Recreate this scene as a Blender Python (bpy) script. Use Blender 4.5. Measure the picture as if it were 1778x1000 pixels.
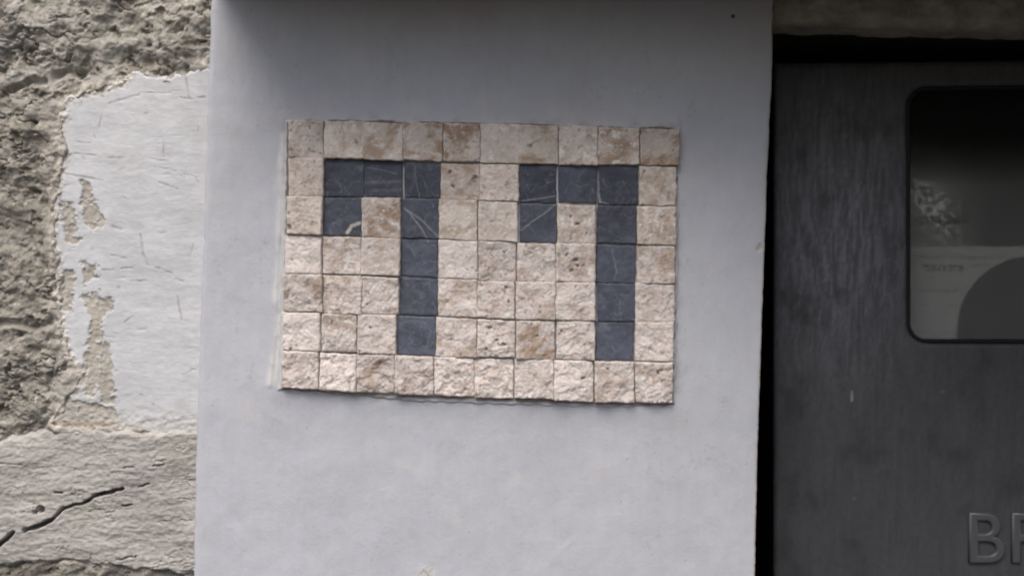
import bpy, math, random
import numpy as np
from mathutils import Vector

random.seed(7)
for o in list(bpy.data.objects):
    bpy.data.objects.remove(o)
scene = bpy.context.scene
COL = scene.collection
R = math.radians

# ------------------------------------------------------------------ camera
W, H = 1778.0, 1000.0
HFOV = R(48.0)
FPX = W / 2 / math.tan(HFOV / 2)
DIST = 0.745
YAW, ROLL = R(4.0), R(1.75)
TARGET = np.array([0.0, 0.0, 1.40])
fwd = np.array([-math.sin(YAW), math.cos(YAW), 0.0])
CAM = TARGET - fwd * DIST
rt0 = np.array([math.cos(YAW), math.sin(YAW), 0.0])
up0 = np.array([0.0, 0.0, 1.0])
rt = rt0 * math.cos(ROLL) + up0 * math.sin(ROLL)
up = up0 * math.cos(ROLL) - rt0 * math.sin(ROLL)
cam_data = bpy.data.cameras.new('camera')
cam = bpy.data.objects.new('camera', cam_data)
COL.objects.link(cam)
from mathutils import Matrix
m = Matrix(((rt[0], up[0], -fwd[0], CAM[0]), (rt[1], up[1], -fwd[1], CAM[1]),
            (rt[2], up[2], -fwd[2], CAM[2]), (0, 0, 0, 1)))
cam.matrix_world = m
cam_data.sensor_width = 36
cam_data.lens = 18 / math.tan(HFOV / 2)
cam_data.clip_start = 0.01
cam_data.clip_end = 500
cam_data.dof.use_dof = True
cam_data.dof.focus_distance = DIST
cam_data.dof.aperture_fstop = 5.6
scene.camera = cam

# ------------------------------------------------------------------ light
SUN_EL, SUN_AZ = R(56), R(-20)        # azimuth measured from -Y (street side) towards +X; negative = left
world = bpy.data.worlds.new('World')
scene.world = world
world.use_nodes = True
wn = world.node_tree
bg = wn.nodes['Background']
sky = wn.nodes.new('ShaderNodeTexSky')
sky.sky_type = 'NISHITA'
sky.sun_disc = False
sky.sun_elevation = SUN_EL
sky.sun_rotation = math.pi - SUN_AZ
sky.dust_density = 5.0
sky.air_density = 1.0
sky.ozone_density = 1.0
wn.links.new(sky.outputs[0], bg.inputs[0])
bg.inputs[1].default_value = 0.10
sun_data = bpy.data.lights.new('sun', 'SUN')
sun_data.energy = 1.5
sun_data.angle = R(44)
sun_data.color = (1.0, 0.97, 0.93)
sun = bpy.data.objects.new('sun', sun_data)
COL.objects.link(sun)
sd = Vector((math.sin(SUN_AZ) * math.cos(SUN_EL), -math.cos(SUN_AZ) * math.cos(SUN_EL), math.sin(SUN_EL)))
sun.rotation_euler = sd.to_track_quat('Z', 'Y').to_euler()
sun.location = (0, -2, 4)
scene.view_settings.view_transform = 'Standard'
scene.view_settings.look = 'None'
scene.view_settings.exposure = 0.52
scene.view_settings.gamma = 1.0
scene.view_settings.use_curve_mapping = False
scene.render.resolution_x, scene.render.resolution_y = 1024, 575
try:
    scene.cycles.filter_width = 1.9
except Exception:
    pass


# ------------------------------------------------------------------ helpers
def P(px, py, y=0.0):
    """world point where the sight line through photo pixel (px,py) meets the plane Y=y"""
    px = np.asarray(px, float); py = np.asarray(py, float)
    a = (px - W / 2) / FPX; b = -(py - H / 2) / FPX
    d = fwd[None, :] + a.reshape(-1, 1) * rt[None, :] + b.reshape(-1, 1) * up[None, :]
    t = (y - CAM[1]) / d[:, 1]
    p = CAM[None, :] + d * t[:, None]
    return p

def XZ(pts, y=0.0):
    a = np.array(pts, float)
    p = P(a[:, 0], a[:, 1], y)
    return p[:, [0, 2]]

def _hash(ix, iy, seed):
    n = (ix.astype(np.int64) * 374761393 + iy.astype(np.int64) * 668265263 + seed * 2147483647) & 0xffffffff
    n = ((n ^ (n >> 13)) * 1274126177) & 0xffffffff
    return ((n ^ (n >> 16)) & 0xffff) / 65535.0

def perlin(x, y, seed=0):
    ix = np.floor(x); iy = np.floor(y)
    fx = x - ix; fy = y - iy
    ux = fx * fx * fx * (fx * (fx * 6 - 15) + 10); uy = fy * fy * fy * (fy * (fy * 6 - 15) + 10)
    def g(dx, dy):
        a = _hash(ix + dx, iy + dy, seed) * 2 * math.pi
        return np.cos(a) * (fx - dx) + np.sin(a) * (fy - dy)
    a = g(0, 0) * (1 - ux) + g(1, 0) * ux
    b = g(0, 1) * (1 - ux) + g(1, 1) * ux
    return (a * (1 - uy) + b * uy) * 1.5

def fbm(x, y, octv=4, seed=0, gain=0.5, lac=2.03):
    s = 0; a = 1.0; t = 0
    for k in range(octv):
        s = s + a * perlin(x, y, seed + 17 * k); t += a
        x = x * lac + 13.7; y = y * lac - 7.3; a *= gain
    return s / t

def ridged(x, y, octv=4, seed=0, gain=0.5):
    s = 0; a = 1.0; t = 0
    for k in range(octv):
        s = s + a * (1 - np.abs(perlin(x, y, seed + 31 * k)) * 2); t += a
        x = x * 2.07 + 3.1; y = y * 2.07 + 9.2; a *= gain
    return s / t

def cells(x, y, seed=0):
    """distance to nearest and second nearest feature point, plus a random id value"""
    ix = np.floor(x); iy = np.floor(y)
    d1 = np.full(x.shape, 9.0); d2 = np.full(x.shape, 9.0); idv = np.zeros(x.shape)
    for dx in (-1, 0, 1):
        for dy in (-1, 0, 1):
            cx = ix + dx; cy = iy + dy
            qx = cx + _hash(cx, cy, seed); qy = cy + _hash(cx, cy, seed + 5)
            d = np.hypot(x - qx, y - qy)
            near = d < d1
            d2 = np.where(near, d1, np.minimum(d2, d))
            idv = np.where(near, _hash(cx, cy, seed + 9), idv)
            d1 = np.where(near, d, d1)
    return d1, d2, idv

def sstep(a, b, v):
    t = np.clip((v - a) / (b - a), 0, 1)
    return t * t * (3 - 2 * t)

def polysd(x, y, poly):
    """signed distance to a closed polygon, negative inside"""
    poly = np.asarray(poly); n = len(poly)
    d = np.full(x.shape, 1e9); ins = np.zeros(x.shape, bool)
    for i in range(n):
        a = poly[i]; b = poly[(i + 1) % n]
        d = np.minimum(d, segd(x, y, a, b))
        c = ((a[1] > y) != (b[1] > y))
        xi = a[0] + (y - a[1]) * (b[0] - a[0]) / (b[1] - a[1] + 1e-15)
        ins ^= c & (x < xi)
    return np.where(ins, -d, d)

def segd(x, y, a, b):
    ab = np.array(b) - np.array(a)
    t = np.clip(((x - a[0]) * ab[0] + (y - a[1]) * ab[1]) / (ab @ ab + 1e-15), 0, 1)
    return np.hypot(x - a[0] - t * ab[0], y - a[1] - t * ab[1])

def lined(x, y, pts):
    d = np.full(x.shape, 1e9)
    for i in range(len(pts) - 1):
        d = np.minimum(d, segd(x, y, pts[i], pts[i + 1]))
    return d

def mix(a, b, t):
    return a * (1 - t[..., None]) + np.asarray(b) * t[..., None]

def link(name, verts, faces, mat, parent=None, cols=None, smooth=True):
    me = bpy.data.meshes.new(name)
    verts = np.asarray(verts, np.float32)
    if isinstance(faces, np.ndarray):
        nf = len(faces)
        me.vertices.add(len(verts)); me.vertices.foreach_set('co', verts.ravel())
        me.loops.add(nf * 4); me.loops.foreach_set('vertex_index', faces.astype(np.int32).ravel())
        me.polygons.add(nf)
        me.polygons.foreach_set('loop_start', np.arange(0, nf * 4, 4, dtype=np.int32))
        me.polygons.foreach_set('loop_total', np.full(nf, 4, np.int32))
        me.update(calc_edges=True); me.validate()
    else:
        me.from_pydata([tuple(map(float, v)) for v in verts], [], faces); me.update()
    me.polygons.foreach_set('use_smooth', np.full(len(me.polygons), smooth, bool))
    if cols is not None:
        at = me.color_attributes.new('Col', 'FLOAT_COLOR', 'POINT')
        c = np.ones((len(verts), 4), np.float32); c[:, :3] = np.asarray(cols, np.float32).reshape(-1, 3)
        at.data.foreach_set('color', c.ravel())
    me.materials.append(mat)
    o = bpy.data.objects.new(name, me); COL.objects.link(o)
    if parent: o.parent = parent
    return o

def gridfaces(nr, nc, keep=None, flip=False):
    i = np.arange(nr * nc).reshape(nr, nc)
    q = np.stack([i[:-1, :-1], i[:-1, 1:], i[1:, 1:], i[1:, :-1]], -1).reshape(-1, 4)
    if keep is not None: q = q[keep.ravel()]
    if flip: q = q[:, ::-1]
    return q

def thing(name, label, cat, loc=(0, 0, 0), group=None):
    o = bpy.data.objects.new(name, None); COL.objects.link(o)
    o.location = loc; o['label'] = label; o['category'] = cat
    if group: o['group'] = group
    return o

def tag(o, label, cat, group=None):
    o['label'] = label; o['category'] = cat
    if group: o['group'] = group
    return o

def adopt(o, parent):
    """parent while keeping the world place of the mesh"""
    o.parent = parent
    o.matrix_parent_inverse = Matrix.Translation(parent.location).inverted()

def axis(lo, flo, fhi, hi, step, grow=1.25, mx=0.04):
    mid = np.arange(flo, fhi, step)
    a = [flo]; s = step
    while a[-1] > lo:
        s = min(s * grow, mx); a.append(a[-1] - s)
    b = [mid[-1]]; s = step
    while b[-1] < hi:
        s = min(s * grow, mx); b.append(b[-1] + s)
    a[-1] = lo; b[-1] = hi
    return np.array(a[1:][::-1] + list(mid) + b[1:])

def box_faces(x0, x1, y0, y1, z0, z1):
    v = [(x0, y0, z0), (x1, y0, z0), (x1, y1, z0), (x0, y1, z0), (x0, y0, z1), (x1, y0, z1), (x1, y1, z1), (x0, y1, z1)]
    f = [(0, 3, 2, 1), (4, 5, 6, 7), (0, 1, 5, 4), (1, 2, 6, 5), (2, 3, 7, 6), (3, 0, 4, 7)]
    return v, f

# ------------------------------------------------------------------ materials
def make_mat(name, color=None, attr=True, rough=0.8, spec=0.3, vary=0.10, vscale=400, bumps=((900, 0.3, 0.0002),),
             stretch=(1, 1, 1), hue=None, rough_vary=0.0, speck=None):
    mt = bpy.data.materials.new(name); mt.use_nodes = True
    nt = mt.node_tree; N = nt.nodes; L = nt.links
    b = N['Principled BSDF']
    b.inputs['Roughness'].default_value = rough
    b.inputs['Specular IOR Level'].default_value = spec
    geo = N.new('ShaderNodeNewGeometry')
    mp = N.new('ShaderNodeMapping'); mp.inputs['Scale'].default_value = stretch
    L.new(geo.outputs['Position'], mp.inputs['Vector'])
    if attr:
        ca = N.new('ShaderNodeAttribute'); ca.attribute_name = 'Col'; src = ca.outputs['Color']
    else:
        rgb = N.new('ShaderNodeRGB'); rgb.outputs[0].default_value = (*color, 1); src = rgb.outputs[0]
    def noise(scale, detail=5, r=0.6):
        n = N.new('ShaderNodeTexNoise'); n.inputs['Scale'].default_value = scale
        n.inputs['Detail'].default_value = detail; n.inputs['Roughness'].default_value = r
        L.new(mp.outputs[0], n.inputs['Vector']); return n
    n1 = noise(vscale, 6, 0.65)
    mr = N.new('ShaderNodeMapRange'); mr.inputs[1].default_value = 0.3; mr.inputs[2].default_value = 0.7
    mr.inputs[3].default_value = 1 - vary; mr.inputs[4].default_value = 1 + vary
    L.new(n1.outputs[0], mr.inputs[0])
    mu = N.new('ShaderNodeVectorMath'); mu.operation = 'SCALE'
    L.new(src, mu.inputs[0]); L.new(mr.outputs[0], mu.inputs['Scale'])
    outc = mu.outputs[0]
    if speck:
        sc, lo, hi, scol = speck
        n2 = noise(sc, 3, 0.5)
        m2 = N.new('ShaderNodeMapRange'); m2.inputs[1].default_value = lo; m2.inputs[2].default_value = hi
        L.new(n2.outputs[0], m2.inputs[0])
        mx = N.new('ShaderNodeMix'); mx.data_type = 'RGBA'
        L.new(m2.outputs[0], mx.inputs[0]); L.new(outc, mx.inputs[6]); mx.inputs[7].default_value = (*scol, 1)
        outc = mx.outputs[2]
    L.new(outc, b.inputs['Base Color'])
    if rough_vary:
        m3 = N.new('ShaderNodeMapRange'); m3.inputs[3].default_value = rough - rough_vary; m3.inputs[4].default_value = rough + rough_vary
        L.new(n1.outputs[0], m3.inputs[0]); L.new(m3.outputs[0], b.inputs['Roughness'])
    last = None
    for sc, st, dist in bumps:
        n = noise(sc, 5, 0.6)
        bp = N.new('ShaderNodeBump'); bp.inputs['Strength'].default_value = st; bp.inputs['Distance'].default_value = dist
        L.new(n.outputs[0], bp.inputs['Height'])
        if last: L.new(last.outputs[0], bp.inputs['Normal'])
        last = bp
    if last: L.new(last.outputs[0], b.inputs['Normal'])
    return mt

M_PAINT = make_mat('grey_masonry_paint', rough=0.62, spec=0.3, vary=0.035, vscale=60,
                   bumps=((70, 0.25, 0.0008), (420, 0.5, 0.0004), (1500, 0.5, 0.00025)))
M_MORTAR = make_mat('rough_mortar', rough=0.95, spec=0.1, vary=0.14, vscale=260,
                    bumps=((420, 0.5, 0.0008), (1300, 0.4, 0.0004)), speck=(700, 0.60, 0.75, (0.50, 0.46, 0.40)))
M_STONE = make_mat('field_stone', rough=0.9, spec=0.15, vary=0.12, vscale=300, stretch=(0.45, 1, 1.6),
                   bumps=((260, 0.7, 0.001), (1100, 0.6, 0.0004)))
M_WHITE = make_mat('whitewashed_stone', rough=0.75, spec=0.25, vary=0.04, vscale=200, stretch=(0.5, 1, 1.4),
                   bumps=((150, 0.45, 0.0009), (900, 0.4, 0.0003)))
M_TRAV = make_mat('split_travertine', rough=0.85, spec=0.2, vary=0.10, vscale=500,
                  bumps=((500, 0.55, 0.0006), (1600, 0.5, 0.0003)))
M_SLATE = make_mat('dark_slate', rough=0.55, spec=0.35, vary=0.18, vscale=350,
                   bumps=((300, 0.4, 0.0004), (1500, 0.35, 0.0002)), rough_vary=0.1)
M_CONC = make_mat('dirty_concrete', color=(0.36, 0.335, 0.285), attr=False, rough=0.95, spec=0.1, vary=0.35, vscale=45,
                  bumps=((60, 0.8, 0.004), (400, 0.6, 0.001)))
M_BOX = make_mat('dark_brushed_paint', rough=0.48, spec=0.35, vary=0.10, vscale=110, stretch=(1.6, 1, 0.35),
                 bumps=((200, 0.6, 0.0009), (60, 0.5, 0.001)), rough_vary=0.06)
M_LETTER = make_mat('dark_cast_paint', color=(0.095, 0.095, 0.10), attr=False, rough=0.28, spec=0.6, vary=0.05, vscale=200,
                    bumps=((600, 0.2, 0.0002),))
M_GASKET = make_mat('black_rubber', color=(0.012, 0.012, 0.013), attr=False, rough=0.5, spec=0.3, vary=0.1)
M_CARD = make_mat('printed_card', rough=0.6, spec=0.2, vary=0.05, vscale=200, bumps=((80, 0.2, 0.0005),))
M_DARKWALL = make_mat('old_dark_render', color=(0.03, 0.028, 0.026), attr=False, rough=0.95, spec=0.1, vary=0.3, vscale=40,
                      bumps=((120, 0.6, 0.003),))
M_GROUND = make_mat('worn_asphalt', color=(0.06, 0.058, 0.055), attr=False, rough=0.95, spec=0.1, vary=0.3, vscale=3,
                    bumps=((90, 0.8, 0.01),))
mg = bpy.data.materials.new('window_glass'); mg.use_nodes = True
g = mg.node_tree.nodes['Principled BSDF']
g.inputs['Base Color'].default_value = (0.93, 0.93, 0.92, 1)
g.inputs['Transmission Weight'].default_value = 1.0
g.inputs['Roughness'].default_value = 0.30
g.inputs['IOR'].default_value = 1.10
g.inputs['Specular IOR Level'].default_value = 0.5
M_GLASS = mg

# ------------------------------------------------------------------ ground (structure)
gx = np.linspace(-60, 60, 25)
gv = [(x, y, 0.0) for y in np.linspace(-110, 10, 25) for x in gx]
grd = link('ground', gv, gridfaces(25, 25), M_GROUND, smooth=False)
grd['kind'] = 'structure'

px2m = 0.000373
MM = 0.001

# ------------------------------------------------------------------ grey pillar
PE_L = XZ([(367, 0), (362, 130), (357, 280), (350, 500), (345, 650), (340, 800), (336, 1000)], 0.003)
PE_R = XZ([(1342, 0), (1340, 150), (1332, 300), (1328, 420), (1322, 600), (1316, 760), (1311, 1000)], 0.001)
def edge_x(E, z):
    o = np.argsort(E[:, 1]); return np.interp(z, E[o, 1], E[o, 0])
ZT, ZB = P([889], [-40])[0, 2], P([889], [1060])[0, 2]
PIL_TOP = P([889], [-28])[0, 2]
zs = axis(0.0, ZB, PIL_TOP - 0.001, PIL_TOP, 0.0011, 1.3, 0.05)
uf = np.linspace(0, 1, 330)
PLQ = XZ([(500, 213), (632, 211), (700, 214), (835, 218), (1036, 221), (1177, 225), (1172, 430), (1168, 701), (830, 690), (630, 680), (492, 673), (497, 480)])

def pillar():
    rl, rr, back = 0.0045, 0.0016, 0.26
    u, y, side = [], [], []
    cols = []
    # (kind, value): left side back to front, left arc, front, right arc, right side
    for t in np.linspace(back, rl, 8): cols.append(('l', 0, t))
    for a in np.linspace(0, 90, 8)[1:]: cols.append(('l', rl - rl * math.cos(R(a)), rl - rl * math.sin(R(a))))
    for t in uf[1:-1]: cols.append(('f', t, 0))
    for a in np.linspace(90, 0, 7)[:-1]: cols.append(('r', rr - rr * math.cos(R(a)), rr - rr * math.sin(R(a))))
    for t in np.linspace(rr, back, 10): cols.append(('r', 0, t))
    Z = np.repeat(zs[:, None], len(cols), 1)
    xl = edge_x(PE_L, zs) + perlin(zs * 60, zs * 0, 3) * 0.0006 + perlin(zs * 260, zs * 0, 4) * 0.0002
    xr = edge_x(PE_R, zs) + perlin(zs * 30, zs * 0, 5) * 0.0004 + fbm(zs * 150, zs * 0, 4, 6) * 0.0004 + np.minimum(0, perlin(zs * 600, zs * 0, 8) + 0.35) * 0.0008
    X = np.zeros_like(Z); Y = np.zeros_like(Z)
    for j, (k, a, b) in enumerate(cols):
        if k == 'l': X[:, j] = xl + a; Y[:, j] = b
        elif k == 'r': X[:, j] = xr - a; Y[:, j] = b
        else: X[:, j] = (xl + rl) * (1 - a) + (xr - rr) * a; Y[:, j] = 0
    wf = np.array([1.0 if k == 'f' else (0.3 if b < 0.01 else 0) for k, a, b in cols])[None, :]
    h = fbm(X * 14, Z * 14, 3, 11) * 0.0009 + fbm(X * 90, Z * 60, 3, 12) * 0.00028
    h += ridged(X * 35 + fbm(X * 30, Z * 30, 2, 4), Z * 9, 3, 14) * 0.00018
    h -= np.hypot(X - 0.0, 0) * 0
    # rim of smoothed render round the plaque
    sdp = polysd(X, Z, PLQ)
    h += np.exp(-(lined(X, Z, XZ([(493, 240), (484, 430), (476, 600), (470, 668)])) / 0.0016) ** 2) * 0.0010 * (1 + fbm(X * 60, Z * 60, 3, 49))
    h += np.exp(-(np.maximum(sdp, 0) / 0.012) ** 2) * 0.0012
    pc = P([1273, 1320, 1310, 740, 752, 1430], [28, 430, 690, 992, 1000, 100])
    dchip = np.hypot(X - pc[0, 0], Z - pc[0, 2]); h -= 0.0012 * np.exp(-(dchip / 0.0011) ** 2)
    dch2 = np.hypot(X - pc[1, 0], (Z - pc[1, 2])) + perlin(X * 700, Z * 700, 3) * 0.0015
    h -= 0.0009 * sstep(0.003, 0.001, dch2)
    dch4 = np.hypot((X - pc[3, 0]) * 0.7, Z - pc[3, 2]) + perlin(X * 500, Z * 500, 9) * 0.0035
    Y = Y - h * wf
    c = np.ones(X.shape + (3,)) * np.array([0.515, 0.528, 0.572])
    mot = fbm(X * 22, Z * 16, 4, 21)
    c = c * (1 + 0.07 * mot[..., None])
    c = mix(c, (0.50, 0.45, 0.44), sstep(0.0, 0.55, fbm(X * 9, Z * 14, 4, 23) + 0.05) * 0.5 *
            sstep(P([889], [420])[0, 2], P([889], [60])[0, 2], Z))
    c = mix(c, (0.60, 0.57, 0.56), sstep(0.15, 0.6, fbm(X * 30, Z * 30, 4, 25)) * 0.35)
    c = mix(c, (0.05, 0.05, 0.05), sstep(0.0016, 0.0008, dchip))
    c = mix(c, (0.46, 0.42, 0.37), sstep(0.0032, 0.0016, dch2) * 0.8)
    c = mix(c, (0.66, 0.65, 0.62), sstep(0.0052, 0.003, dch4) * 0.6)
    c = mix(c, (0.30, 0.25, 0.19), sstep(0.0022, 0.0012, dch4) * 0.7)
    # bare rendering where the paint has rubbed off the arris
    er = np.abs(X - xr[:, None])
    c = mix(c, (0.55, 0.50, 0.44), sstep(0.0022, 0.0008, er + perlin(X * 300, Z * 120, 31) * 0.0016) * 0.7)
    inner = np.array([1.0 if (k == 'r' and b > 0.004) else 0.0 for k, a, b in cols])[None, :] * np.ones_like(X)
    c = mix(c, (0.10, 0.095, 0.09), inner * 0.92)       # much darker colour on the return inside the niche
    # vertical brush drag, thin wash marks and hairline crazing
    c = c * (1 + 0.035 * fbm(X * 240, Z * 22, 4, 42, 0.6)[..., None] + 0.03 * fbm(X * 200, Z * 200, 4, 43, 0.6)[..., None])
    hl = 1 - np.abs(fbm(X * 26, Z * 15, 5, 44, 0.55)) * 2
    c = mix(c, (0.36, 0.36, 0.38), sstep(0.985, 1.0, hl) * sstep(0.0, 0.3, fbm(X * 14, Z * 14, 2, 45)) * 0.5)
    # pale adhesive smeared out along the left edge and lower left corner of the plaque
    sm = XZ([(497, 235), (490, 330), (487, 430), (484, 520), (480, 610), (474, 665)])
    ds = lined(X + fbm(X * 80, Z * 40, 3, 47) * 0.004, Z, sm)
    c = mix(c, (0.70, 0.69, 0.66), sstep(0.0050, 0.0008, ds) * (0.75 + 0.25 * fbm(X * 150, Z * 150, 3, 48)))
    # grime lodged round the plaque
    c = mix(c, (0.34, 0.31, 0.29), np.exp(-(np.maximum(sdp - 0.001, 0) / 0.004) ** 2) * sstep(-0.1, 0.4, fbm(X * 90, Z * 90, 4, 46, 0.6)) * 0.5)
    # fine dark specks
    sp = perlin(X * 330, Z * 330, 41)
    c = mix(c, (0.25, 0.24, 0.24), sstep(0.86, 0.98, sp) * 0.6)
    V = np.stack([X, Y, Z], -1).reshape(-1, 3)
    o = link('gate_pillar', V, gridfaces(*X.shape), M_PAINT, cols=c.reshape(-1, 3))
    return tag(o, 'wide smooth pillar painted bluish grey that carries the mosaic number', 'pillar')
pillar()

# ------------------------------------------------------------------ mosaic plaque
GXs = np.array([500, 630, 767, 865, 1036, 1175.])
GY = np.array([[212, 212, 216, 218, 221, 225], [276, 278, 284, 285.5, 289, 290], [342, 343, 347, 351, 356.5, 359],
               [409, 411, 416, 420, 425, 429], [475, 477, 484, 488, 491, 494], [541, 545, 549, 554, 558, 560],
               [607, 613, 619, 621, 626, 628], [673, 680, 686, 690, 697, 700.]])
GC = np.array([[506, 567, 635, 702, 770, 835, 902, 970, 1038, 1110, 1178],
               [504, 565, 635, 701, 767, 834, 902, 968, 1037, 1107, 1175],
               [501, 564, 631, 698, 764, 832, 901, 967, 1036, 1104, 1173],
               [497, 562, 630, 697, 761, 830, 898, 966, 1035, 1104, 1173],
               [496, 563, 631, 696, 761, 830, 896, 965, 1035, 1103, 1172],
               [493, 560, 624, 692, 759, 829, 897, 965, 1034, 1102, 1170],
               [492, 557, 622, 688, 756, 826, 893, 962, 1031, 1101, 1168.]])
DARK = {(1, 1), (1, 2), (1, 3), (1, 6), (1, 7), (1, 8), (2, 1), (2, 3), (2, 6), (2, 8),
        (3, 3), (4, 3), (5, 3), (3, 8), (4, 8), (5, 8)}
plaque = thing('mosaic_number_plaque', 'beige stone mosaic plaque with the number 77 in dark slate tiles', 'house number',
               tuple(P([830], [690])[0]))

# pieces of pale veining in the slate, photo pixels
VEINS = [([(745, 420), (735, 400), (712, 370), (703, 362)], 1.6, .8), ([(765, 414), (730, 380), (706, 364)], 1.7, .8),
         ([(721, 288), (724, 320), (731, 346)], 1.2, .5), ([(640, 292), (668, 297), (690, 303)], 1.3, .45),
         ([(605, 405), (612, 393), (626, 388)], 4.5, 1.0), ([(902, 403), (925, 385), (950, 368), (968, 352)], 1.7, .8),
         ([(905, 350), (935, 346), (966, 341)], 1.4, .8), ([(904, 356), (940, 353), (966, 356)], 1.1, .5),
         ([(1038, 292), (1039, 330), (1042, 352), (1056, 356)], 2.0, .95), ([(640, 318), (700, 316)], 5, .12),
         ([(645, 332), (700, 330)], 4, .10), ([(1062, 432), (1070, 470), (1066, 488)], 1.1, .4), ([(1076, 520), (1078, 560)], 1.0, .4),
         ([(735, 555), (750, 575), (742, 600)], 1.3, .3), ([(700, 560), (722, 556), (745, 562)], 1.2, .3), ([(715, 430), (722, 445)], 1.2, .3)]
# tone of each stone tile: brightness, brownness, pinkness, relief
TONE = {}
rnd = random.Random(5)
for r in range(7):
    for c_ in range(10):
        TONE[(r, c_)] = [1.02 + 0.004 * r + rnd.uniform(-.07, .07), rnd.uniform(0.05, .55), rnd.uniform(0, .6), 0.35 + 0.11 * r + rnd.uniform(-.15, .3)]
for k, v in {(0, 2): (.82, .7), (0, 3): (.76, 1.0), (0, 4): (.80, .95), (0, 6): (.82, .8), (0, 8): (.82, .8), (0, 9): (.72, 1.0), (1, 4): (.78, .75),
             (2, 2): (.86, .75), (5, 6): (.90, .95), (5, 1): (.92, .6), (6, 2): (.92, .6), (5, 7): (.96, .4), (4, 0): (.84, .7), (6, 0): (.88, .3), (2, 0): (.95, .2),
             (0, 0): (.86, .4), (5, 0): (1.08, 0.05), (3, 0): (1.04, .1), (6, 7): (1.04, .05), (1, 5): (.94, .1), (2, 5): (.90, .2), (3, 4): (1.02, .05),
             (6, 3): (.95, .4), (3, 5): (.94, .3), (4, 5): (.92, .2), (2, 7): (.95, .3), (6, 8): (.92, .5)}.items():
    TONE[k][0], TONE[k][1] = v[0] + (0.13 if k[0] < 2 else 0.06 if k[0] < 4 else 0.02), v[1]  # upper rows lightened in colour against the heavy shadow there
PITS = [(783, 300, 2.6), (826, 312, 5.5), (788, 325, 2.5), (622, 250, 1.8), (620, 246, 1.4), (991, 377, 2.2), (1002, 390, 3.4), (985, 443, 3), (1000, 452, 4), (993, 470, 3.5), (1003, 462, 2.5),
        (876, 438, 2), (641, 528, 1.6), (646, 569, 2.8), (852, 569, 4), (876, 598, 3.5), (864, 590, 2.5), (846, 605, 3), (880, 500, 2.5), (884, 525, 2.6), (1118, 300, 2.2),
        (505, 396, 5), (1142, 646, 3), (1012, 655, 3), (934, 583, 2), (975, 575, 2.5), (628, 609, 2.2), (922, 255, 4), (507, 605, 3), (1055, 640, 2)]

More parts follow.
